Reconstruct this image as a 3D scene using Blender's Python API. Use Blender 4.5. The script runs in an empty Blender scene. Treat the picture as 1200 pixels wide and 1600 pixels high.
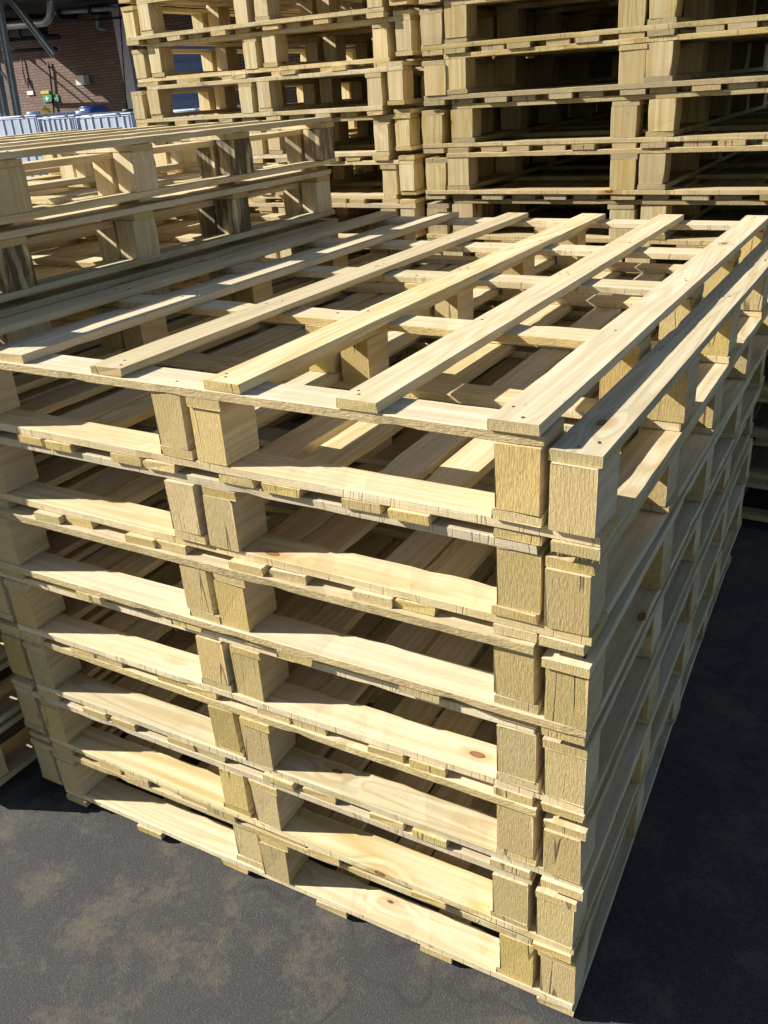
import bpy, bmesh, math, random
from mathutils import Vector, Matrix, Euler, noise

C = bpy.context.scene
COL = C.collection
S = 0.8                       # metres per measuring unit (a board is 0.022 units = 17.6 mm thick)
R_ = math.radians

# ------------------------------------------------------------------ camera
F_PX = 1347.0                 # focal length in pixels of the 1200 x 1600 photograph
YAW, PITCH, ROLL = R_(-31.93157), R_(26.15204), R_(-3.87699)
CAM = Vector((0.48697, -1.30432, 0.52684))
fwd = Vector((math.sin(YAW) * math.cos(PITCH), math.cos(YAW) * math.cos(PITCH), -math.sin(PITCH)))
r0 = Vector((math.cos(YAW), -math.sin(YAW), 0))
u0 = r0.cross(fwd)
right = math.cos(ROLL) * r0 + math.sin(ROLL) * u0
up = -math.sin(ROLL) * r0 + math.cos(ROLL) * u0
cam_d = bpy.data.cameras.new("camera")
cam_d.sensor_fit = 'VERTICAL'
cam_d.sensor_height = 36.0
cam_d.lens = F_PX / 1600 * 36.0
cam_d.clip_start = 0.02
cam_d.clip_end = 2000
cam = bpy.data.objects.new("camera", cam_d)
m = Matrix((right, up, -fwd)).transposed().to_4x4()
m.translation = CAM * S
cam.matrix_world = m
COL.objects.link(cam)
C.camera = cam
C.render.resolution_x, C.render.resolution_y = 768, 1024


def at(px, py, Y):
    """point (in units) where the sight line of a photograph pixel meets the plane Y"""
    d = fwd + (px - 600) / F_PX * right - (py - 800) / F_PX * up
    k = (Y - CAM.y) / d.y
    return CAM + k * d


# ------------------------------------------------------------------ sky, sun, exposure
SUN = Vector((-1.52, -0.66, 1.0))          # towards the sun
elev = math.atan2(SUN.z, math.hypot(SUN.x, SUN.y))
w = bpy.data.worlds.new("World")
C.world = w
w.use_nodes = True
nt = w.node_tree
sky = nt.nodes.new('ShaderNodeTexSky')
sky.sky_type = 'NISHITA'
sky.sun_disc = False
sky.sun_elevation = elev
sky.sun_rotation = math.atan2(SUN.x, SUN.y)
bg = nt.nodes['Background']
nt.links.new(sky.outputs[0], bg.inputs[0])
bg.inputs[1].default_value = 0.052
sd = bpy.data.lights.new("sun", 'SUN')
sd.energy = 5.0
sd.angle = R_(0.5)
sd.color = (1.0, 0.95, 0.86)
sun = bpy.data.objects.new("sun", sd)
sun.rotation_euler = SUN.to_track_quat('Z', 'Y').to_euler()
COL.objects.link(sun)
C.view_settings.view_transform = 'Standard'
C.view_settings.look = 'None'
C.view_settings.exposure = 0.92
C.view_settings.gamma = 1.0


# ------------------------------------------------------------------ material helpers
class NT:
    def __init__(self, name):
        self.m = bpy.data.materials.new(name)
        self.m.use_nodes = True
        self.t = self.m.node_tree
        self.b = self.t.nodes['Principled BSDF']

    def n(self, kind, **kw):
        x = self.t.nodes.new(kind)
        for k, v in kw.items():
            setattr(x, k, v)
        return x

    def l(self, a, b):
        self.t.links.new(a, b)

    def val(self, sock, v):
        if hasattr(v, 'bl_idname') or isinstance(v, bpy.types.NodeSocket):
            self.l(v, sock)
        else:
            sock.default_value = v

    def math(self, op, a, b=0.0, c=None):
        x = self.n('ShaderNodeMath', operation=op)
        self.val(x.inputs[0], a)
        self.val(x.inputs[1], b)
        if c is not None:
            self.val(x.inputs[2], c)
        return x.outputs[0]

    def vmul(self, a, v):
        x = self.n('ShaderNodeVectorMath', operation='MULTIPLY')
        self.l(a, x.inputs[0])
        x.inputs[1].default_value = v
        return x.outputs[0]

    def noise(self, vec, scale=1, detail=3, rough=0.5, dist=0.0):
        x = self.n('ShaderNodeTexNoise')
        self.l(vec, x.inputs['Vector'])
        x.inputs['Scale'].default_value = scale
        x.inputs['Detail'].default_value = detail
        x.inputs['Roughness'].default_value = rough
        x.inputs['Distortion'].default_value = dist
        return x.outputs['Fac']

    def ramp(self, fac, stops):
        x = self.n('ShaderNodeValToRGB')
        el = x.color_ramp.elements
        while len(el) < len(stops):
            el.new(0.5)
        for e, (p, c) in zip(el, stops):
            e.position = p
            e.color = (c[0], c[1], c[2], 1) if not isinstance(c, (int, float)) else (c, c, c, 1)
        self.l(fac, x.inputs[0])
        return x.outputs[0]

    def mix(self, fac, a, b, blend='MIX'):
        x = self.n('ShaderNodeMix', data_type='RGBA', blend_type=blend)
        self.val(x.inputs[0], fac)
        for s, v in ((x.inputs[6], a), (x.inputs[7], b)):
            if isinstance(v, tuple):
                s.default_value = (*v, 1)
            else:
                self.l(v, s)
        return x.outputs[2]

    def bump(self, h, strength=0.3, dist=0.001):
        x = self.n('ShaderNodeBump')
        x.inputs['Strength'].default_value = strength
        x.inputs['Distance'].default_value = dist
        self.l(h, x.inputs['Height'])
        self.l(x.outputs[0], self.b.inputs['Normal'])

    def random_coords(self):
        tc = self.n('ShaderNodeTexCoord').outputs['Object']
        oi = self.n('ShaderNodeObjectInfo').outputs['Random']
        cx = self.n('ShaderNodeCombineXYZ')
        self.l(self.math('MULTIPLY', oi, 37.0), cx.inputs[0])
        self.l(self.math('MULTIPLY', oi, 91.0), cx.inputs[1])
        self.l(self.math('MULTIPLY', oi, 53.0), cx.inputs[2])
        a = self.n('ShaderNodeVectorMath', operation='ADD')
        self.l(tc, a.inputs[0])
        self.l(cx.outputs[0], a.inputs[1])
        return a.outputs[0], oi


def rnd_of(T, oi, k):
    """another random number 0..1 of the object"""
    return T.math('FRACT', T.math('MULTIPLY', oi, k))


def wood(name, kind):
    T = NT(name)
    p, oi = T.random_coords()
    r2 = rnd_of(T, oi, 17.31)
    r3 = rnd_of(T, oi, 71.77)
    tint = T.n('ShaderNodeAttribute', attribute_type='OBJECT', attribute_name='["dirt"]').outputs['Fac']
    patch = T.noise(T.vmul(p, (2.5, 9, 9)), 1, 3, 0.55)
    if kind in ('end', 'rough'):
        if kind == 'end':
            fib = T.noise(T.vmul(p, (60, 330, 120)), 1, 4, 0.65)
            saw = T.noise(T.vmul(p, (30, 420, 70)), 1, 3, 0.6)
        else:
            fib = T.noise(T.vmul(p, (70, 200, 260)), 1, 4, 0.7)
            saw = T.noise(T.vmul(p, (120, 100, 330)), 1, 3, 0.65)
        ringn = T.noise(T.vmul(p, (3, 9, 9)), 1, 2, 0.4)
        if kind == 'end':
            ctr = T.n('ShaderNodeCombineXYZ')
            T.l(T.math('MULTIPLY_ADD', r2, 0.16, -0.08), ctr.inputs[1])
            T.l(T.math('MULTIPLY_ADD', r3, 0.20, -0.16), ctr.inputs[2])
            sub = T.n('ShaderNodeVectorMath', operation='SUBTRACT')
            T.l(T.vmul(T.n('ShaderNodeTexCoord').outputs['Object'], (0, 1, 1)), sub.inputs[0])
            T.l(ctr.outputs[0], sub.inputs[1])
            ln = T.n('ShaderNodeVectorMath', operation='LENGTH')
            T.l(sub.outputs[0], ln.inputs[0])
            rad = T.math('ADD', T.math('MULTIPLY', ln.outputs['Value'], 1500.0), T.math('MULTIPLY', ringn, 7.0))
        else:
            rad = T.math('MULTIPLY', ringn, 150.0)
        rings = T.math('MULTIPLY_ADD', T.math('SINE', rad), 0.5, 0.5)
        c = T.mix(T.ramp(fib, [(0.3, 0.0), (0.7, 1.0)]), (0.42, 0.305, 0.12), (0.62, 0.485, 0.225))
        c = T.mix(T.math('MULTIPLY', rings, T.math('MULTIPLY_ADD', r2, 0.35, 0.12)), c, (0.29, 0.185, 0.06))
        c = T.mix(T.math('MULTIPLY', T.ramp(saw, [(0.45, 0.0), (0.75, 1.0)]), 0.35), c, (0.74, 0.60, 0.31))
        c = T.mix(T.ramp(saw, [(0.24, 0.45), (0.36, 0.0)]), c, (0.22, 0.14, 0.045))
        hgt = T.math('ADD', T.math('MULTIPLY', fib, 0.7), T.math('MULTIPLY', saw, 1.0))
        crk = T.noise(T.vmul(p, (1, 24, 1.6)), 1, 1, 0.4)
        cmask = T.ramp(T.noise(T.vmul(p, (3, 10, 10)), 1, 1, 0.5), [(0.50, 0.0), (0.58, 1.0)])
        cline = T.math('MULTIPLY', cmask, T.ramp(T.math('ABSOLUTE', T.math('SUBTRACT', crk, 0.5)), [(0.003, 1.0), (0.010, 0.0)]))
        cline = T.math('MULTIPLY', cline, 1.0 if kind == 'end' else 0.0)
        c = T.mix(T.math('MULTIPLY', cline, 0.75), c, (0.09, 0.05, 0.02))
        hgt = T.math('SUBTRACT', hgt, cline)
        bs, bd = (0.6, 0.0016) if kind == 'end' else (0.9, 0.0022)
    else:
        vo = T.n('ShaderNodeTexVoronoi')
        T.l(T.vmul(p, (4.2, 9, 9)), vo.inputs['Vector'])
        vo.inputs['Scale'].default_value = 1
        sep = T.n('ShaderNodeSeparateColor')
        T.l(vo.outputs['Color'], sep.inputs[0])
        some = T.math('GREATER_THAN', sep.outputs[0], 0.60)
        kd = vo.outputs['Distance']
        pull = T.math('MULTIPLY', some, T.ramp(kd, [(0.02, 1.0), (0.34, 0.0)]))
        streak = T.noise(T.vmul(p, (2.2, 75, 75)), 1, 5, 0.62)
        band = T.math('ADD', T.noise(T.vmul(p, (0.55, 8, 8)), 1, 2, 0.4, 0.5), T.math('MULTIPLY', pull, 0.16))
        rings = T.math('MULTIPLY_ADD', T.math('SINE', T.math('MULTIPLY', band, 85.0)), 0.5, 0.5)
        rings = T.math('POWER', rings, 2.2)
        c = T.mix(T.ramp(streak, [(0.28, 0.0), (0.72, 1.0)]), (0.55, 0.435, 0.25), (0.775, 0.675, 0.47))
        c = T.mix(T.math('MULTIPLY', rings, T.math('MULTIPLY_ADD', r2, 0.65, 0.05)), c, (0.47, 0.33, 0.135))
        kerf = T.noise(T.vmul(p, (150, 6, 14)), 1, 3, 0.6)
        hgt = T.math('ADD', streak, T.math('MULTIPLY', kerf, 0.35))
        bs, bd = 0.35, 0.0012
        if kind == 'sawn':
            rough = T.noise(T.vmul(p, (60, 150, 240)), 1, 4, 0.7)
            saw = T.noise(T.vmul(p, (26, 2, 3)), 1, 2, 0.5)
            line = T.ramp(T.math('ABSOLUTE', T.math('SUBTRACT', saw, 0.5)), [(0.004, 1.0), (0.011, 0.0)])
            fine = T.noise(T.vmul(p, (320, 8, 12)), 1, 2, 0.6)
            c = T.mix(T.math('MULTIPLY', T.ramp(rough, [(0.30, 1.0), (0.50, 0.0)]), 0.5), c, (0.46, 0.35, 0.165))
            c = T.mix(T.math('MULTIPLY', line, 0.55), c, (0.27, 0.19, 0.08))
            hgt = T.math('ADD', T.math('ADD', rough, T.math('MULTIPLY', fine, 0.6)), T.math('MULTIPLY', line, -0.8))
            bs, bd = 0.5, 0.0014
    # greyish weathering and warm sap patches, both in soft clouds of their own
    c = T.mix(T.math('MULTIPLY', T.ramp(patch, [(0.50, 0.0), (0.72, 1.0)]), T.math('MULTIPLY', r3, 0.40)), c, (0.52, 0.37, 0.15))
    grey = T.noise(T.vmul(p, (3, 14, 14)), 1, 4, 0.6)
    c = T.mix(T.math('MULTIPLY', T.ramp(grey, [(0.48, 0.0), (0.70, 1.0)]), T.math('MULTIPLY', r2, 0.32 if kind != 'end' else 0.15)), c, (0.43, 0.39, 0.29))
    if kind in ('face', 'sawn'):
        c = T.mix(T.math('MULTIPLY', some, T.ramp(kd, [(0.07, 0.7), (0.20, 0.0)])), c, (0.47, 0.28, 0.11))
        c = T.mix(T.math('MULTIPLY', some, T.ramp(kd, [(0.058, 1.0), (0.068, 0.0)])), c, (0.25, 0.125, 0.05))
        c = T.mix(T.math('MULTIPLY', some, T.ramp(T.math('ABSOLUTE', T.math('SUBTRACT', kd, 0.062)), [(0.003, 0.9), (0.009, 0.0)])), c, (0.06, 0.03, 0.015))
        kc = T.ramp(kerf, [(0.35, 0.0), (0.65, 1.0)])
        c = T.mix(T.math('MULTIPLY', kc, 0.10), c, (0.45, 0.33, 0.16))
        sp = T.noise(T.vmul(p, (70, 110, 110)), 1, 2, 0.5)
        c = T.mix(T.ramp(sp, [(0.70, 0.0), (0.78, 0.55)]), c, (0.30, 0.20, 0.09))
        smear = T.noise(T.vmul(p, (6, 20, 20)), 1, 4, 0.65)
        c = T.mix(T.math('MULTIPLY', T.ramp(smear, [(0.58, 0.0), (0.70, 1.0)]), 0.22), c, (0.36, 0.33, 0.27))
    # tone of each board
    hsv = T.n('ShaderNodeHueSaturation')
    T.l(c, hsv.inputs['Color'])
    T.l(T.math('MULTIPLY_ADD', r2, 0.012, 0.496), hsv.inputs['Hue'])
    
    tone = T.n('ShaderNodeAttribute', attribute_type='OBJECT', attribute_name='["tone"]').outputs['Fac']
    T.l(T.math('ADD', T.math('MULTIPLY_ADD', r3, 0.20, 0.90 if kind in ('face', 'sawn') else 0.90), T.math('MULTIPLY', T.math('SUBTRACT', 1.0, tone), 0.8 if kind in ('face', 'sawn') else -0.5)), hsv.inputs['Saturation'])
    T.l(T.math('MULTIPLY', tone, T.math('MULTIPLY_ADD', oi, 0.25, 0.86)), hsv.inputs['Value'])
    c = hsv.outputs[0]
    # black mould / old paint on the dirty ones, painted gap shade on some nested blocks
    bl = T.noise(T.vmul(p, (5, 30, 30)), 1, 5, 0.62)
    c = T.mix(T.math('MULTIPLY', tint, T.ramp(bl, [(0.34, 0.0), (0.52, 0.97)])), c, (0.035, 0.032, 0.022))
    T.l(c, T.b.inputs['Base Color'])
    T.b.inputs['Roughness'].default_value = 0.72
    T.b.inputs['Specular IOR Level'].default_value = 0.25
    T.bump(hgt, bs, bd)
    return T.m


M_FACE = wood("pine_face", 'face')
M_SAWN = wood("pine_sawn_edge", 'sawn')
M_END = wood("pine_end_grain", 'end')
M_ROUGH = wood("pine_rough_edge", 'rough')


def plain(name, col, rough=0.6, metal=0.0, var=0.15, scale=8.0, bump=0.0, dirt=None):
    T = NT(name)
    p, oi = T.random_coords()
    n = T.noise(p, scale, 5, 0.6)
    a = tuple(x * (1 - var) for x in col)
    b = tuple(min(1, x * (1 + var)) for x in col)
    c = T.mix(T.ramp(n, [(0.3, 0.0), (0.7, 1.0)]), a, b)
    if dirt:
        n2 = T.noise(p, scale * 0.4, 6, 0.7)
        c = T.mix(T.ramp(n2, [(0.5, 0.0), (0.68, 0.8)]), c, dirt)
    T.l(c, T.b.inputs['Base Color'])
    T.b.inputs['Roughness'].default_value = rough
    T.b.inputs['Metallic'].default_value = metal
    if bump:
        T.bump(n, 0.5, bump)
    return T.m


M_NAIL = plain("nail_steel", (0.16, 0.125, 0.085), 0.55, 0.5)


# ------------------------------------------------------------------ mesh helpers
def link_obj(name, mesh, parent=None, loc=(0, 0, 0), rot=(0, 0, 0)):
    o = bpy.data.objects.new(name, mesh)
    COL.objects.link(o)
    o.location = loc
    o.rotation_euler = rot
    if parent:
        o.parent = parent
    return o


def bm_obj(name, bm, mats, parent=None, loc=(0, 0, 0), rot=(0, 0, 0), smooth=False):
    me = bpy.data.meshes.new(name)
    bmesh.ops.recalc_face_normals(bm, faces=bm.faces)
    bm.to_mesh(me)
    bm.free()
    for mm in (mats if isinstance(mats, (list, tuple)) else [mats]):
        me.materials.append(mm)
    if smooth:
        for f in me.polygons:
            f.use_smooth = True
    return link_obj(name, me, parent, loc, rot)


def empty(name, loc, rotz=0.0, label=None, cat=None, group=None):
    o = bpy.data.objects.new(name, None)
    COL.objects.link(o)
    o.empty_display_size = 0.1
    o.location = loc
    o.rotation_euler = (0, 0, rotz)
    tag(o, label, cat, group)
    return o


def tag(o, label=None, cat=None, group=None, kind=None):
    if label:
        o["label"] = label
    if cat:
        o["category"] = cat
    if group:
        o["group"] = group
    if kind:
        o["kind"] = kind
    return o


def add_box(bm, c, s, bev=0.0, mi=0, rot=None):
    g = bmesh.ops.create_cube(bm, size=1.0)
    vs = g['verts']
    bmesh.ops.scale(bm, vec=Vector(s), verts=vs)
    fs = list({f for v in vs for f in v.link_faces})
    for f in fs:
        f.material_index = mi
    if bev:
        es = list({e for v in vs for e in v.link_edges})
        r = bmesh.ops.bevel(bm, geom=es, offset=bev, segments=1, affect='EDGES', profile=0.5)
        vs = list({v for f in r['faces'] for v in f.verts} | {v for v in vs if v.is_valid})
    if rot is not None:
        bmesh.ops.rotate(bm, cent=(0, 0, 0), matrix=rot, verts=vs)
    bmesh.ops.translate(bm, vec=Vector(c), verts=vs)
    return vs


def add_tube(bm, pts, rad, seg=8, mi=0, caps=True):
    pts = [Vector(p) for p in pts]
    rings = []
    prev = None
    for i, p in enumerate(pts):
        if i == 0:
            d = pts[1] - p
        elif i == len(pts) - 1:
            d = p - pts[i - 1]
        else:
            d = (pts[i + 1] - p).normalized() + (p - pts[i - 1]).normalized()
        d.normalize()
        if prev is None:
            a = d.orthogonal().normalized()
        else:
            a = (prev - d * prev.dot(d)).normalized()
        prev = a
        b = d.cross(a)
        rr = rad[i] if isinstance(rad, (list, tuple)) else rad
        rings.append([bm.verts.new(p + rr * (math.cos(2 * math.pi * k / seg) * a + math.sin(2 * math.pi * k / seg) * b)) for k in range(seg)])
    for i in range(len(rings) - 1):
        for k in range(seg):
            f = bm.faces.new((rings[i][k], rings[i][(k + 1) % seg], rings[i + 1][(k + 1) % seg], rings[i + 1][k]))
            f.material_index = mi
            f.smooth = True
    if caps:
        for rg in (rings[0], rings[-1]):
            bm.faces.new(rg).material_index = mi


def nails_near(nails, x):
    return any(abs(n[0] - x) < .004 and abs(n[1]) > .034 for n in nails)


def timber(name, L, W, T, seed, nseg=10, wane=0.0, side_mat=0, nails=(), cap_mat=1, ragged=0.0, bow=0.0008, fray=False):
    """one sawn board or block: local x is the length, z the thickness, origin at the centre"""
    rr = random.Random(seed)
    bm = bmesh.new()
    ch = 0.0012
    rings = []
    if L > 0.3:
        nseg = nseg * 3
        bow *= rr.uniform(.3, 1.0)
    ph = [rr.uniform(0, 6.28) for _ in range(6)]
    for i in range(nseg + 1):
        s = i / nseg
        x = (s - 0.5) * L
        w2 = W / 2 + 0.0008 * math.sin(3.1 * s + ph[0]) + 0.0005 * math.sin(11 * s + ph[1])
        t2 = T / 2
        by = bow * 2.5 * math.sin(math.pi * s + ph[2]) * min(1, L)
        bz = 0.0
        wn = 0.0
        if wane:
            wn = max(0.0, wane * (math.sin(2.2 * s + ph[3]) + 0.35 * math.sin(7 * s + ph[4])))
        prof = [(-w2 + ch, -t2), (w2 - ch, -t2), (w2, -t2 + ch), (w2, t2 - ch - wn * 0.75),
                (w2 - ch - wn, t2), (-w2 + ch, t2), (-w2, t2 - ch), (-w2, -t2 + ch)]
        ring = []
        for c_ in range(4):                       # knocked-off corners
            if rr.random() < (0.10 if L > 0.3 else 0.16) and not nails_near(nails, x):
                d_ = rr.choice((.0008, .0012, .002, .0035))
                ia, ib = ((7, 0), (1, 2), (3, 4), (5, 6))[c_]
                for q_ in (ia, ib):
                    y_, z_ = prof[q_]
                    prof[q_] = (y_ - math.copysign(d_ * .8, y_), z_ - math.copysign(d_ * .6, z_))
        for (y, z) in prof:
            rx = 0.0
            if i in (0, nseg):
                rx = rr.uniform(-1, 1) * ragged
            jy = rr.uniform(-1, 1) * 0.00035
            ring.append(bm.verts.new((x + rx, y + by + jy, z + bz)))
        rings.append(ring)
    for i in range(nseg):
        for k in range(8):
            f = bm.faces.new((rings[i][k], rings[i][(k + 1) % 8], rings[i + 1][(k + 1) % 8], rings[i + 1][k]))
            f.material_index = side_mat if k in (2, 6, 1, 7) else 0
    bm.faces.new(rings[0]).material_index = cap_mat
    bm.faces.new(list(reversed(rings[-1]))).material_index = cap_mat
    bmesh.ops.recalc_face_normals(bm, faces=bm.faces)
    for (nx, ny, nz) in nails:
        rad = 0.0031 * rr.uniform(0.8, 1.1)
        sgn = 1 if nz > 0 else -1
        top = [bm.verts.new((nx + rad * math.cos(a * math.pi / 4), ny + rad * 0.85 * math.sin(a * math.pi / 4), sgn * (T / 2 + 0.0006))) for a in range(8)]
        bot = [bm.verts.new((v.co.x, v.co.y, sgn * (T / 2 - 0.002))) for v in top]
        if sgn < 0:
            top.reverse()
            bot.reverse()
        bm.faces.new(top).material_index = 3
        for a in range(8):
            bm.faces.new((bot[a], bot[(a + 1) % 8], top[(a + 1) % 8], top[a])).material_index = 3
    if fray:                      # torn fibres hanging from the lower edge of the near end
        for _ in range(34):
            y0 = rr.uniform(-W / 2, W / 2)
            z0 = -T / 2 + abs(rr.gauss(0, .0015))
            a = rr.uniform(.0003, .0009)
            ln = rr.choice((.002, .003, .005, .006, .010))
            tip = (-L / 2 - ln * rr.uniform(.2, .6), y0 + rr.gauss(0, .0015), z0 - ln * rr.uniform(.6, 1.0))
            q = [bm.verts.new(v) for v in ((-L / 2 + .001, y0 - a, z0), (-L / 2 + .001, y0 + a, z0), (-L / 2 + .001, y0, z0 + 2 * a), tip)]
            for f in ((0, 1, 3), (1, 2, 3), (2, 0, 3)):
                bm.faces.new([q[x] for x in f]).material_index = 1
    me = bpy.data.meshes.new(name)
    bm.to_mesh(me)
    bm.free()
    for mm in (M_FACE, M_END, M_SAWN, M_NAIL, M_ROUGH):
        me.materials.append(mm)
    return me


# ------------------------------------------------------------------ pallets (lengths in units)
t = 0.022
H = 0.1298
P = H + 4 * t                 # height of one nested pair of pallets
GAP = 0.0005
D = 2.416
STR_Y = [0.05, 0.655, 1.211, 1.757, 2.366]          # centres of the five cross boards
KINDS = {
    'narrow': dict(W=1.738, bw=0.086, skid=[-0.0445, -0.869, -1.6935],
                   deck=[(-0.047, .094), (-0.3728, .095), (-0.698, .1), (-1.038, .099), (-1.372, .097), (-1.688, .095)]),
    'wide': dict(W=2.032, bw=0.114, skid=[-0.059, -1.016, -1.973],
                 deck=[(-0.057, .112), (-0.377, .108), (-0.696, .115), (-1.016, .112), (-1.336, .110), (-1.655, .113), (-1.975, .112)]),
}


def nail_spots(centres, L, W, rr, off=0.0):
    out = []
    for c in centres:
        k = rr.choice((1, 2, 2, 3))
        for j in range(k):
            out.append(((c - off) * S + rr.uniform(-.022, .022), rr.uniform(-.36, .36) * W, 1))
            out.append(((c - off) * S + rr.uniform(-.022, .022), rr.uniform(-.36, .36) * W, -1))
    return out


POOL = {}


def pool(kind):
    if kind in POOL:
        return POOL[kind]
    K = KINDS[kind]
    rr = random.Random(kind)
    p = {}
    p['deck'] = [timber("deck_board", D * S, 0.096 * S * (1 if kind == 'narrow' else 1.14), t * S - GAP, rr.random(), 14, wane=w_,
                        nails=nail_spots(STR_Y, D * S, 0.09 * S, rr, D / 2), ragged=.0012) for w_ in (0, 0, 0.003, 0.006, 0)]
    p['stringer'] = [timber("stringer_board", K['W'] * S, 0.1 * S, t * S - GAP, rr.random(), 12, wane=w_, side_mat=sm,
                            nails=nail_spots(K['skid'], 0, 0.09 * S, rr, -K['W'] / 2), ragged=.0012)
                     for w_, sm in ((0, 4), (0, 2), (0.003, 2), (0, 2), (0.002, 2))]
    p['skid'] = [timber("skid_board", D * S, (K['bw'] + .01) * S, t * S - GAP, rr.random(), 14, wane=w_,
                        nails=nail_spots(STR_Y, D * S, 0.08 * S, rr, D / 2), ragged=.0012) for w_ in (0, 0.002, 0, 0.005)]
    p['block'] = [timber("block", 0.112 * S, K['bw'] * S, H * S - GAP, rr.random(), 2, wane=w_, ragged=.0016) for w_ in (0, 0, 0, 0.004)]
    p['smooth'] = [timber("block", H * S - GAP, K['bw'] * S, 0.112 * S, rr.random(), 3, wane=w_, ragged=.0003, bow=0) for w_ in (0, 0, 0.003)]
    p['frayed'] = [timber("deck_board", D * S, 0.096 * S, t * S - GAP, 5, 14, ragged=.002, fray=True, nails=nail_spots(STR_Y, D * S, 0.09 * S, rr, D / 2))]
    POOL[kind] = p
    return p


PINE = "wooden pallet"
RNG = random.Random(11)


def pallet(label, kind, x_right, y_front, z_top, inverted, group, yaw=0.0, seed=0, jit=1.0, dirt=None, hero=False, smooth=False, fray=False, tone=1.0):
    """x_right, y_front: right and front edges; z_top: top of the upright pallet's deck,
    or top of the skids when it lies upside down"""
    K = KINDS[kind]
    pl = pool(kind)
    rr = random.Random(seed * 7 + 3)
    hgt = 3 * t + t + H - t       # deck + stringer + block + skid
    hgt = H + 3 * t
    cx, cy = x_right - K['W'] / 2, y_front + D / 2
    base = z_top - hgt
    e = empty("pallet", Vector((cx, cy, base)) * S, yaw, label, PINE, group)

    def lz(z):               # z measured from the deck top of an upright pallet, downwards
        return (hgt - z) if not inverted else z

    def put(name, meshes, x, y, z, rz, j=0.003, dirty=0.0, idx=None):
        me = meshes[idx] if idx is not None else rr.choice(meshes)
        flip = rr.choice((0, math.pi))
        o = bpy.data.objects.new(name, me)
        COL.objects.link(o)
        o.parent = e
        o.location = ((x + K['W'] / 2 + rr.uniform(-j, j) * jit) * S, (y - D / 2 + rr.uniform(-j, j) * jit) * S, lz(z) * S)
        o.rotation_euler = (flip if idx is None else 0, 0, rz + rr.uniform(-.004, .004) * jit)
        o["dirt"] = float(dirty)
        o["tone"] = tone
        return o

    dirt = dirt or {}
    for i, (dx, dw) in enumerate(K['deck']):
        o = put("deck_board", pl['frayed' if (fray and i == 0) else 'deck'], dx, D / 2, t / 2, math.pi / 2, 0.002 if hero else 0.005)
        o.scale = (1, dw / (0.096 * (1 if kind == 'narrow' else 1.14)), 1)
    for i, sy in enumerate(STR_Y):
        put("stringer_board", pl['stringer'], -K['W'] / 2, sy, t * 1.5, 0, 0.002 if hero else 0.004,
            idx=(0 if (hero and i == 0) else None))
    for i, sx in enumerate(K['skid']):
        put("skid_board", pl['skid'], sx, D / 2, 2.5 * t + H, math.pi / 2, 0.002 if hero else 0.004)
        for k, sy in enumerate(STR_Y):
            yb = sy + (0.007 if k == 0 else -0.007 if k == 4 else 0)
            o = put("block", pl['smooth' if smooth else 'block'], sx, yb, 2 * t + H / 2, math.pi / 2, 0.003 if hero else 0.005, dirty=dirt.get((i, k), 0.0))
            if smooth:            # grain upright, planed faces outwards
                o.rotation_euler.y = math.pi / 2
                o.rotation_euler.x = 0
            o.rotation_euler.z += rr.choice((0, math.pi)) + rr.uniform(-.02, .02) * jit
    return e


ORD = ["first", "second", "third", "fourth", "fifth", "sixth", "seventh", "eighth", "ninth", "tenth", "eleventh", "twelfth",
       "thirteenth", "fourteenth", "fifteenth", "sixteenth", "seventeenth", "eighteenth", "nineteenth", "twentieth",
       "twenty-first", "twenty-second", "twenty-third", "twenty-fourth", "twenty-fifth", "twenty-sixth"]


def layer_word(n):
    """n = 0: the first pallet below the level of the near stack's deck, counting upwards from there when negative"""
    return ORD[n] + " layer below" if n >= 0 else ORD[-n - 1] + " layer above"


def stack(kind, x_right, y_front, z_off, pairs, shift, group, label_fn, jitter, overrides=None, dirt=None, smooth=True, tone=1.0):
    """pairs: range of pair numbers (0 = level of the near stack's top pair, negative = higher).
    Each pair is an upright pallet with an upside-down one nested into it, shifted sideways."""
    overrides = overrides or {}
    for k in pairs:
        rr = random.Random(hash((group, k)) if False else len(group) * 101 + k * 17)
        ox, oy, yaw, sh = overrides.get(k, (rr.uniform(-1, 1) * jitter, rr.uniform(-1, 1) * jitter, rr.uniform(-1, 1) * jitter * 0.2, shift + rr.uniform(-.3, .3) * jitter))
        zt = -k * P + z_off
        dk = (dirt or {}).get(k, {})
        pallet(label_fn(2 * k, False), kind, x_right + ox, y_front + oy, zt, False, group, yaw, seed=rr.randint(0, 9999),
               smooth=smooth, tone=tone, dirt=dk.get('a'), hero=(kind == 'narrow' and k == 0 and z_off == 0.0 and x_right == 0))
        pallet(label_fn(2 * k + 1, True), kind, x_right + ox + sh, y_front + oy + rr.uniform(-.3, .3) * jitter, zt - 2 * t, True, group,
               yaw + rr.uniform(-.1, .1) * jitter, seed=rr.randint(0, 9999), dirt=dk.get('b'), smooth=smooth, tone=tone,
               fray=(not smooth and k == 0))


# near stack
def lab_near(n, inv):
    if n == 0:
        return "pale pine pallet lying deck up on top of the near central stack"
    how = "upside-down pine pallet" if inv else "deck-up pine pallet"
    return f"{how}, {ORD[n]} from the top of the near central stack"


def lab_left(n, inv):
    n = n + 4
    how = "upside-down pine pallet" if inv else "deck-up pine pallet"
    if n == 0:
        return "deck-up pine pallet on top of the left stack, beside the near stack"
    return f"{how}, {ORD[n]} from the top of the left stack"


def lab_tall(where):
    def f(n, inv):
        how = "upside-down pallet" if inv else "deck-up pallet"
        return f"{how} of {where}, {layer_word(n)} the near deck"
    return f


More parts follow.
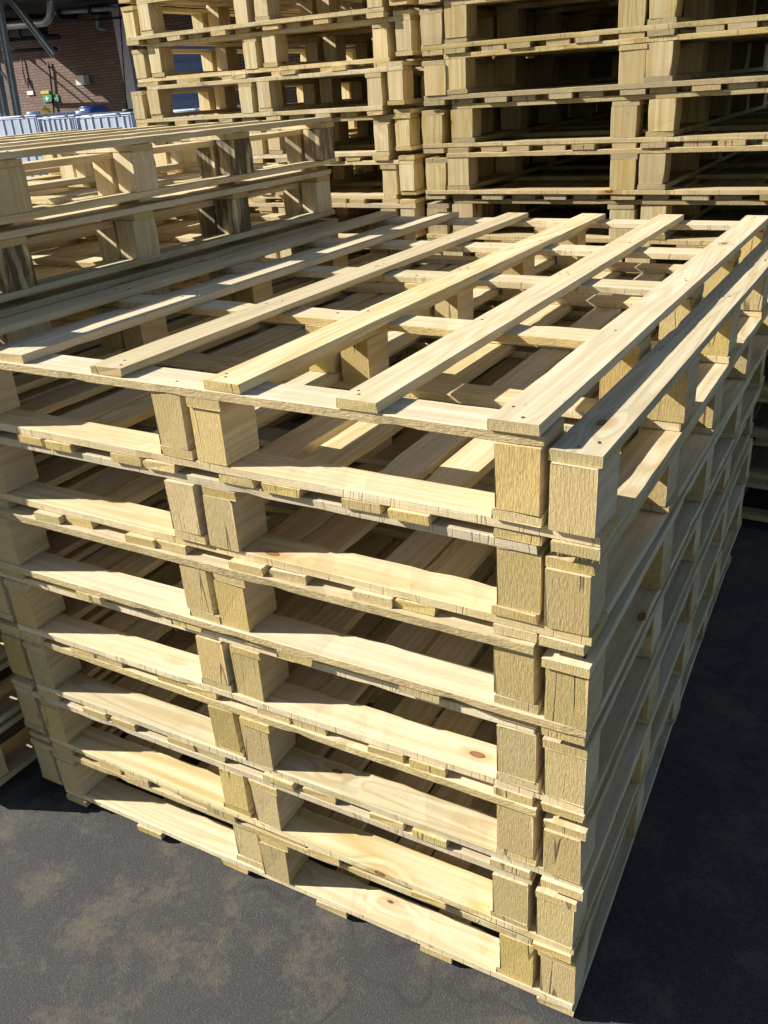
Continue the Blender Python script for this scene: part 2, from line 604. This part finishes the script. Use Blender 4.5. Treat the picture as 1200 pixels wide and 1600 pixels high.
YAWS = [0, .010, .019, .026, .025, .023, .032]         # the lower pallets stand slightly askew
FRONT = [0, -.007, -.006, -.010, -.004, -.012, -.008]
near_over = {k: (FRONT[k] - YAWS[k] * D / 2, .006 * math.sin(k * 2.3), YAWS[k], .107 + .003 * math.sin(k * 5.1)) for k in range(7)}
stack('narrow', 0.0, 0.0, 0.0, range(0, 7), 0.107, "pallets of the near central stack", lab_near, 0.010, near_over, smooth=False)
left_dirt_shade = {-2: {'a': {(0, 3): .9, (0, 4): .8}, 'b': {(0, 3): .9, (0, 4): .6}},  # a: real stains; b: shade of the narrow gap painted on nested blocks
             -1: {'a': {(0, 1): .9, (0, 2): .2, (0, 3): .9}, 'b': {(0, 3): .8}}}
left_over = {-2: (0, .02, 0, -.112), -1: (-.004, -.03, .003, -.108)}
stack('narrow', -1.868, -0.17, -0.010, range(-2, 7), -0.108, "pallets of the left stack", lab_left, 0.012, left_over, left_dirt_shade, tone=1.0)
rb_over = {-5: (.004, 0, 0, -.12), -4: (.010, .02, 0, -.125), -3: (.012, .0, 0, -.115), -2: (.035, .02, 0, -.165), -1: (.014, 0, 0, -.13), 0: (.03, .02, 0, -.15)}
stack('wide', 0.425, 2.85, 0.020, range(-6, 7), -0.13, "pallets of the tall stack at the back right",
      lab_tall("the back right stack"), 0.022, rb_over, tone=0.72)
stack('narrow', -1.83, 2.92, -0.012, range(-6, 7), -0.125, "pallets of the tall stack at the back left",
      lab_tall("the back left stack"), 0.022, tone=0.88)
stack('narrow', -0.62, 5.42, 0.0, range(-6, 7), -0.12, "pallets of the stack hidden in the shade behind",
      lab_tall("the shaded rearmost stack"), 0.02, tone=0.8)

# ------------------------------------------------------------------ ground
GZ = -(6 * P + H + 5 * t) - 0.012


def ground():
    T = NT("asphalt")
    tc = T.n('ShaderNodeTexCoord').outputs['Object']
    big = T.noise(tc, 0.7, 5, 0.6)
    mid = T.noise(tc, 5, 6, 0.7)
    fine = T.noise(tc, 210, 3, 0.7)
    vo = T.n('ShaderNodeTexVoronoi')
    T.l(tc, vo.inputs['Vector'])
    vo.inputs['Scale'].default_value = 230
    sep = T.n('ShaderNodeSeparateColor')
    T.l(vo.outputs['Color'], sep.inputs[0])
    stone = T.math('MULTIPLY', T.ramp(vo.outputs['Distance'], [(0.30, 1.0), (0.42, 0.0)]), T.ramp(sep.outputs[0], [(0.35, 0.0), (0.9, 1.0)]))
    c = T.mix(T.ramp(fine, [(0.3, 0.0), (0.7, 1.0)]), (0.022, 0.022, 0.024), (0.060, 0.060, 0.061))
    c = T.mix(T.math('MULTIPLY', stone, 0.75), c, (0.125, 0.12, 0.112))
    c = T.mix(T.ramp(big, [(0.45, 0.0), (0.60, 0.45)]), c, (0.075, 0.070, 0.062))
    c = T.mix(T.math('MULTIPLY', T.ramp(T.math('ADD', mid, T.math('MULTIPLY', T.noise(tc, 60, 4, 0.7), 0.35)), [(0.66, 0.0), (0.86, 1.0)]), 0.55), c, (0.17, 0.14, 0.095))
    oil = T.noise(tc, 1.7, 3, 0.5)
    c = T.mix(T.ramp(oil, [(0.62, 0.0), (0.68, 0.7)]), c, (0.014, 0.014, 0.015))
    crk = T.noise(tc, 0.8, 4, 0.55)
    crack = T.math('MULTIPLY', T.ramp(T.math('ABSOLUTE', T.math('SUBTRACT', crk, 0.5)), [(0.0015, 1.0), (0.005, 0.0)]),
                   T.ramp(T.noise(tc, 0.9, 2, 0.5), [(0.46, 0.0), (0.54, 1.0)]))
    c = T.mix(T.math('MULTIPLY', crack, 0.45), c, (0.010, 0.010, 0.010))
    fine = T.math('SUBTRACT', T.math('ADD', T.math('MULTIPLY', fine, 0.5), stone), T.math('MULTIPLY', crack, 0.6))
    T.l(c, T.b.inputs['Base Color'])
    T.b.inputs['Roughness'].default_value = 0.85
    T.bump(fine, 0.6, 0.004)
    bm = bmesh.new()
    bmesh.ops.create_grid(bm, x_segments=40, y_segments=40, size=400)
    o = bm_obj("asphalt_yard", bm, T.m, loc=(0, 0, GZ * S))
    tag(o, kind="structure")


ground()

# ------------------------------------------------------------------ factory wall and yard things (far left)
YW = 20.0


def brick_mat():
    T = NT("brown_brick")
    tc = T.n('ShaderNodeTexCoord').outputs['Object']
    sp = T.n('ShaderNodeSeparateXYZ')
    T.l(tc, sp.inputs[0])
    cb = T.n('ShaderNodeCombineXYZ')
    T.l(sp.outputs[0], cb.inputs[0])
    T.l(sp.outputs[2], cb.inputs[1])
    b = T.n('ShaderNodeTexBrick')
    T.l(cb.outputs[0], b.inputs['Vector'])
    b.inputs['Scale'].default_value = 1.0
    b.inputs['Brick Width'].default_value = 0.215
    b.inputs['Row Height'].default_value = 0.066
    b.inputs['Mortar Size'].default_value = 0.009
    b.inputs['Mortar Smooth'].default_value = 0.2
    b.inputs['Bias'].default_value = -0.1
    b.inputs['Color1'].default_value = (0.205, 0.118, 0.092, 1)
    b.inputs['Color2'].default_value = (0.275, 0.18, 0.142, 1)
    b.inputs['Mortar'].default_value = (0.06, 0.042, 0.034, 1)
    n = T.noise(tc, 1.2, 5, 0.65)
    c = T.mix(T.ramp(n, [(0.4, 0.0), (0.7, 0.5)]), b.outputs['Color'], (0.12, 0.085, 0.07))
    T.l(c, T.b.inputs['Base Color'])
    T.b.inputs['Roughness'].default_value = 0.85
    T.bump(b.outputs['Fac'], -0.5, 0.006)
    return T.m


M_BRICK = brick_mat()
M_PALE = plain("pale_lilac_render", (0.62, 0.58, 0.66), 0.7, var=.06)
M_BLUE = plain("blue_door_paint", (0.10, 0.20, 0.48), 0.45, var=.1)
M_STEEL = plain("grey_steel_paint", (0.36, 0.42, 0.48), 0.45, 0.2, dirt=(0.25, 0.24, 0.22))
M_DARK = plain("dark_steel", (0.022, 0.025, 0.03), 0.6, 0.1)
M_LAG = plain("pipe_cladding", (0.42, 0.47, 0.50), 0.35, 0.7, var=.1)
M_PLAST = plain("white_tank_plastic", (0.38, 0.44, 0.56), 0.6, var=.12, scale=3)
M_CAGE = plain("galvanised_cage", (0.30, 0.34, 0.42), 0.55, 0.2)
M_YEL = plain("yellow_paint", (0.60, 0.46, 0.05), 0.5)
M_SIGN = plain("white_sign", (0.75, 0.76, 0.78), 0.5, var=.04)
M_GREEN = plain("green_sign", (0.03, 0.30, 0.13), 0.5, var=.05)
M_CONC = plain("grey_concrete", (0.32, 0.31, 0.29), 0.85, var=.15)
M_DRUM = plain("blue_drum_plastic", (0.02, 0.07, 0.30), 0.35)


def slab(bm, x0, x1, y0, y1, z0, z1, mi=0, bev=0.0):
    add_box(bm, ((x0 + x1) / 2 * S, (y0 + y1) / 2 * S, (z0 + z1) / 2 * S), ((x1 - x0) * S, (y1 - y0) * S, (z1 - z0) * S), bev, mi)


def factory():
    xr = at(201, 150, YW).x
    xl = at(-160, 150, YW).x
    ztop = 7.5
    org = Vector((xr, YW, GZ)) * S
    root = empty("factory_building", org, 0, "brown brick factory wall behind the white tanks with a pale corner pier and blue door", "building")

    def part(name, boxes, mat, bev=0.0, parent=root):
        bm = bmesh.new()
        for bx in boxes:
            slab(bm, *bx, bev=bev)
        bmesh.ops.translate(bm, vec=-org, verts=bm.verts)
        return bm_obj(name, bm, mat, parent)

    part("brick_wall", [(xl, xr, YW, YW + .4, GZ, ztop)], M_BRICK)
    xp = at(218, 150, YW).x
    part("corner_pier", [(xr + .004, xp, YW - .12, YW + .4, GZ, ztop)], M_PALE, .01)
    xd0, xd1 = at(236, 150, YW).x, at(345, 150, YW).x
    zd = at(300, 20, YW).z
    zd1 = at(300, 60, YW).z
    part("side_wall", [(xp + .004, xd0, YW + .05, YW + .4, GZ, ztop), (xd0, xd1, YW + .05, YW + .4, zd1, ztop),
                       (xd1, xd1 + 14, YW + .05, YW + .4, GZ, ztop)], M_BRICK)
    door = part("roller_door", [(xd0 + .01, xd1 - .01, YW + .12, YW + .2, GZ + .01, zd1 - .01)], M_BLUE)
    bm = bmesh.new()
    zz = GZ + .3
    while zz < zd1 - .2:
        slab(bm, xd0 + .03, xd1 - .03, YW + .095, YW + .118, zz, zz + .26, bev=.01)
        zz += .32
    bmesh.ops.translate(bm, vec=-org, verts=bm.verts)
    bm_obj("door_panels", bm, M_BLUE, door)


factory()


def canopy():
    """shallow steel canopy with a deep pipe deck on its right; shades the upper part of the wall"""
    xl = at(-160, 100, YW).x
    xs = at(84, 90, YW)          # where the deeper shade begins
    zc = at(84, 22, YW).z
    drop = zc - xs.z
    d1 = drop * 0.66
    x2 = xs.x - 1.52 * drop
    d2 = d1 + 9.0  # deck stretched far out of view to keep sky light off the bricks
    xr = at(201, 150, YW).x + 6
    org = Vector((x2, YW, zc)) * S
    root = empty("steel_canopy", org, 0, "dark steel canopy and pipe deck overhanging the brick wall", "canopy")
    bm = bmesh.new()
    slab(bm, xl, xr, YW - d1, YW - .01, zc, zc + .15)
    slab(bm, x2, xr, YW - d2, YW - d1 - .003, zc, zc + .15)
    bmesh.ops.translate(bm, vec=-org, verts=bm.verts)
    bm_obj("roof_sheet", bm, M_DARK, root)
    bm = bmesh.new()
    x = xl + .3
    while x < xr:
        slab(bm, x, x + .1, YW - d1 + .05, YW - .02, zc - .22, zc - .004)
        x += 1.3
    bmesh.ops.translate(bm, vec=-org, verts=bm.verts)
    bm_obj("rafters", bm, M_DARK, root)
    bm = bmesh.new()
    for px, py, ln in ((56, 101, 2.6), (80, 106, 2.4), (140, 132, 3.2)):  # unseen arms, added for their thin slanting shadows on the bricks
        q = at(px, py, YW)
        k = zc - .12 - q.z
        add_tube(bm, [(Vector((q.x - 1.52 * k, YW - .02, zc - .12)) - Vector((x2, YW, zc))) * S,
                      (Vector((q.x - 1.52 * k, YW - .66 * k - ln, zc - .12)) - Vector((x2, YW, zc))) * S], .032 * S, 6)
    bm_obj("shadow_arms", bm, M_STEEL, root)
    return d1, zc


canopy()


def tube_thing(name, label, cat, pts, rad, mat, seg=10):
    p0 = pts[0]
    bm = bmesh.new()
    add_tube(bm, [(p - p0) * S for p in pts], rad * S, seg)
    o = bm_obj(name, bm, mat, loc=p0 * S)
    return tag(o, label, cat)


def bend(a, b, c, n=6, r=.45):
    """rounded corner from a through b to c"""
    d1, d2 = (a - b), (c - b)
    k = min(r, d1.length * .8, d2.length * .8)
    p, q = b + d1.normalized() * k, b + d2.normalized() * k
    return [a] + [(1 - s) ** 2 * p + 2 * s * (1 - s) * b + s * s * q for s in [i / n for i in range(n + 1)]] + [c]


def yard():
    Yp = 17.5
    # clad pipe with an elbow rising out of the picture
    tube_thing("clad_pipe", "thick grey clad pipe with an elbow turning upwards, high before the brick wall", "pipe",
               bend(at(-60, 46, Yp), at(80, 34, Yp), at(78, -70, Yp), 8, .35), .105, M_LAG, 14)
    tube_thing("thin_pipe", "thin steel pipe running level above the thick clad pipe", "pipe",
               [at(-40, 12, Yp + .8), at(215, -2, Yp + .8)], .05, M_DARK)
    tube_thing("yellow_pipe", "narrow yellow gas pipe high up at the left edge", "pipe",
               [at(-20, 9, Yp + .4), at(60, 3, Yp + .4)], .035, M_YEL)
    for (lb, q0, q1, rd, mt, yy) in (  # extra pipes added to darken the wall under the canopy
            ("added dark pipe running level between the clad pipe and the slanting brace", (-60, 66), (92, 57), .07, M_DARK, 18.6),
            ("added dark pipe low in the bundle, just above the sunlit bricks", (-60, 84), (88, 76), .05, M_DARK, 18.9),
            ("added dull steel pipe under the canopy edge, right of the elbow", (84, 20), (188, 12), .06, M_STEEL, 19.4),
            ("added thin black conduit crossing the shaded bricks below the canopy", (90, 36), (192, 27), .03, M_DARK, 19.8)):
        tube_thing("added_pipe", lb, "pipe", [at(*q0, yy), at(*q1, yy)], rd, mt)
    bm = bmesh.new()  # dark ribbed box added to deepen the shade before the upper bricks
    p0, p1 = at(-60, 55, 18.2), at(62, 47, 18.2)
    slab(bm, p0.x, p1.x, 17.9, 18.5, p1.z - .12, p1.z + .12, bev=.004)
    xx = p0.x + .2
    while xx < p1.x:
        slab(bm, xx, xx + .06, 17.87, 18.53, p1.z - .17, p1.z + .17)
        xx += .55
    o = bm_obj("added_tray", bm, M_DARK)
    tag(o, "dark ribbed tray added to deepen the shade under the thick clad pipe", "cable tray")
    # swan-neck vent on the wall
    p0 = at(150, 12, YW - .15)
    tube_thing("vent_pipe", "small grey bent vent pipe on the shaded upper brick wall", "pipe",
               bend(at(151, 10, YW - .15), at(153, 44, YW - .15), at(165, 46, YW - .15), 5, .12), .05, M_STEEL)
    # trestle of the pipe bridge
    Yt = 16.0
    a = at(33, 182, Yt)
    root = empty("pipe_trestle", Vector((a.x, Yt, GZ)) * S, 0, "grey steel trestle with slanting legs and a brace at the left edge", "pipe trestle")

    def beam(name, p, q, wd):
        bm = bmesh.new()
        dirv = (q - p)
        L = dirv.length
        rot = dirv.to_track_quat('X', 'Z').to_matrix()
        add_box(bm, (0, 0, 0), (L * S, .028 * S, wd * S), .002)
        for sg in (-1, 1):
            add_box(bm, (0, 0, sg * wd * .5 * S), (L * S, wd * .8 * S, .028 * S), .002)
        bmesh.ops.rotate(bm, cent=(0, 0, 0), matrix=rot, verts=bm.verts)
        bmesh.ops.translate(bm, vec=((p + q) / 2 - Vector((a.x, Yt, GZ))) * S, verts=bm.verts)
        bm_obj(name, bm, M_STEEL, root)

    for (px0, py0, px1, py1, wd) in ((28, 182, 0, 20, .16), (8, 182, -22, 20, .2)):
        b, tp = at(px0, py0, Yt), at(px1, py1, Yt)
        dv = (tp - b)
        foot = b + dv * ((GZ - b.z) / dv.z)
        head = b + dv * 1.5
        beam("leg", foot, head, wd)
    beam("brace", at(84, 86, Yt + .25), at(2, -20, Yt + .25), .13)
    beam("strut", at(24, 142, Yt), at(-20, 84, Yt), .05)
    # signs and boxes on the wall
    def plate(name, label, cat, x0, y0, x1, y1, mat, thick=.03):
        p, q = at(x0, y1, YW), at(x1, y0, YW)
        bm = bmesh.new()
        add_box(bm, (0, 0, 0), ((q.x - p.x) * S, thick * S, (q.z - p.z) * S), .004)
        o = bm_obj(name, bm, mat, loc=Vector(((p.x + q.x) / 2, YW - thick / 2 - .004, (p.z + q.z) / 2)) * S)
        return tag(o, label, cat)

    plate("notice", "small white notice on the brick wall left of the green signs", "sign", 44, 142, 52.5, 149, M_SIGN)
    plate("notice", "small yellow notice on the brick wall above the green signs", "sign", 65, 141.5, 77, 147.5, M_YEL)
    for (x0, x1, lb) in ((70, 80, "green and white first aid sign under the yellow notice, left one of two"),
                         (83, 91.5, "green and white first aid sign on the brick wall, right one of two")):
        o = plate("safety_sign", lb, "sign", x0, 147.5, x1, 160, M_GREEN)
        o["group"] = "green signs on the brick wall"
        p, q = at(x0, 160, YW), at(x1, 147.5, YW)
        wv, hv = (q.x - p.x) * S, (q.z - p.z) * S
        bm = bmesh.new()
        add_box(bm, (0, 0, 0), (wv * .5, .004, hv * .16))
        add_box(bm, (0, 0, hv * .19), (wv * .17, .004, hv * .2))
        add_box(bm, (0, 0, -hv * .19), (wv * .17, .004, hv * .2))
        bm_obj("symbol", bm, M_SIGN, o, loc=(0, -.018, 0))
    plate("wall_box", "pale blue-white box fixed to the brick wall above the blue drum", "box", 128, 117, 138, 133, M_SIGN, .22)
    tube_thing("shadow_strip", "thin dark tube standing in for a shadow on the brick wall between the green signs", "pipe",  # dark tube laid where a shadow line runs down the bricks
               [at(74, 96, YW - .06), at(84, 96, YW - .06) * 1.0 if False else at(77.5, 110, YW - .06), at(85, 180, YW - .06)], .025, M_DARK)
    tube_thing("cable", "black cable hanging on the sunlit brick wall left of the signs", "cable",
               [at(33, 92, YW - .05), at(36, 112, YW - .06), at(40, 128, YW - .05), at(45, 138, YW - .06), at(42, 122, YW - .05)], .02, M_DARK)
    tube_thing("corner_pipe", "dark drainpipe along the right end of the brick wall", "pipe",
               [at(186, -20, YW - .08), at(200.5, 190, YW - .08)], .05, M_DARK)
    # raised slab that carries the tanks
    Yi = 10.4
    zt = .44
    zplat = zt - 1.45
    bm = bmesh.new()
    slab(bm, -22, -9.6, Yi - .5, Yi + 3, GZ, zplat, bev=.01)
    o = bm_obj("loading_platform", bm, M_CONC)
    tag(o, kind="structure")

    def tank(label, x0, x1, zt, y0):
        wx = x1 - x0
        dy = 1.3
        cx, cy = (x0 + x1) / 2, y0 + dy / 2
        root = empty("liquid_tank", Vector((cx, cy, zplat + .003)) * S, 0, label, "liquid tank", "caged tanks before the brick wall")
        hz = (zt - zplat) * S
        bm = bmesh.new()
        add_box(bm, (0, 0, .14 + (hz - .13) / 2), (wx * S - .018, dy * S - .018, hz - .13), .05)
        bm_obj("plastic_tank", bm, M_PLAST, root)
        bm = bmesh.new()
        lid = hz + .008
        add_tube(bm, [(0, 0, lid), (0, 0, lid + .045)], .1, 16)
        bm_obj("screw_lid", bm, M_DARK if 'blue' in label else M_PLAST, root)
        bm = bmesh.new()
        X, Yh = wx * S / 2, dy * S / 2
        nx = 7
        for i in range(nx + 1):
            xx = -X + 2 * X * i / nx
            for yy in (-Yh, Yh):
                add_tube(bm, [(xx, yy, .12), (xx, yy, hz)], .007, 6)
        for i in range(1, 8):
            yy = -Yh + 2 * Yh * i / 8
            for xx in (-X, X):
                add_tube(bm, [(xx, yy, .12), (xx, yy, hz)], .007, 6)
        for j in range(5):
            zz = .14 + (hz - .15) * j / 4
            add_tube(bm, [(-X, -Yh, zz), (X, -Yh, zz), (X, Yh, zz), (-X, Yh, zz), (-X, -Yh, zz)], .010, 6)
        for xx in (-X * .5, X * .5):
            add_tube(bm, [(xx, -Yh, hz + .004), (xx, Yh, hz + .004)], .011, 6)
        bm_obj("cage", bm, M_CAGE, root)
        bm = bmesh.new()
        for yy in (-Yh + .06, 0, Yh - .06):
            add_box(bm, (0, yy, .05), (wx * S, .09, .09), .004)
        add_box(bm, (0, 0, .108), (wx * S, dy * S, .022), .004)
        bm_obj("base_pallet", bm, M_CAGE, root)

    def xat(px):
        return at(px, 190, Yi).x
    tank("white caged liquid tank at the left edge, under the trestle legs", xat(-34), xat(57), at(30, 182.5, Yi).z, Yi)
    tank("white caged liquid tank in the middle with a white pipe frame, under the yellow valve", xat(60), xat(117), at(85, 183, Yi).z, Yi)
    tank("white caged liquid tank right of the others, under the blue drum", xat(120), xat(206), at(160, 180, Yi).z, Yi)
    tank("white caged liquid tank, only its edge showing beside the pale pier", xat(208), xat(290), at(210, 178, Yi).z, Yi + .6)
    # blue drum behind the third tank, seen over it
    dz = at(145, 168, Yi + 1.75).z
    c = at(145, 168, Yi + 1.75)
    root = empty("blue_drum", Vector((c.x, c.y, zplat + .003)) * S, 0, "blue plastic drum with its rim showing above the white tanks", "drum")
    hh = (dz - zplat) * S
    rad = (at(165, 168, Yi + 1.75).x - at(125, 168, Yi + 1.75).x) / 2 * S * .8
    bm = bmesh.new()
    zs = [0, .03, hh * .3, hh * .33, hh * .36, hh * .66, hh * .69, hh * .72, hh - .1, hh - .07, hh - .04, hh]
    rs = [.95, 1, 1, 1.04, 1, 1, 1.04, 1, 1, 1.05, .98, .96]
    add_tube(bm, [(0, 0, z_) for z_ in zs], [rad * k_ for k_ in rs], 28)
    bm_obj("drum_body", bm, M_DRUM, root)
    bm = bmesh.new()
    add_tube(bm, [(0, 0, hh + .002), (0, 0, hh + .02)], rad * .9, 28)
    bm_obj("drum_lid", bm, M_DRUM, root)
    # yellow valve on a stand behind the middle tank
    v = at(71, 172, Yi + 2.2)
    root = empty("valve_stand", Vector((v.x, v.y, zplat + .003)) * S, 0, "yellow valve head on a stand behind the middle white tank", "valve")
    hv = (v.z - zplat) * S
    bm = bmesh.new()
    add_tube(bm, [(0, 0, 0), (0, 0, hv - .05)], .03, 10)
    bm_obj("stand_pipe", bm, M_STEEL, root)
    bm = bmesh.new()
    add_tube(bm, [(-.11, 0, hv - .03), (-.05, 0, hv - .02), (.05, 0, hv - .02), (.11, 0, hv - .03)], [.022, .045, .045, .022], 12)
    add_tube(bm, [(0, 0, hv), (0, 0, hv + .05)], .022, 10)
    bm_obj("valve_head", bm, M_YEL, root)


yard()
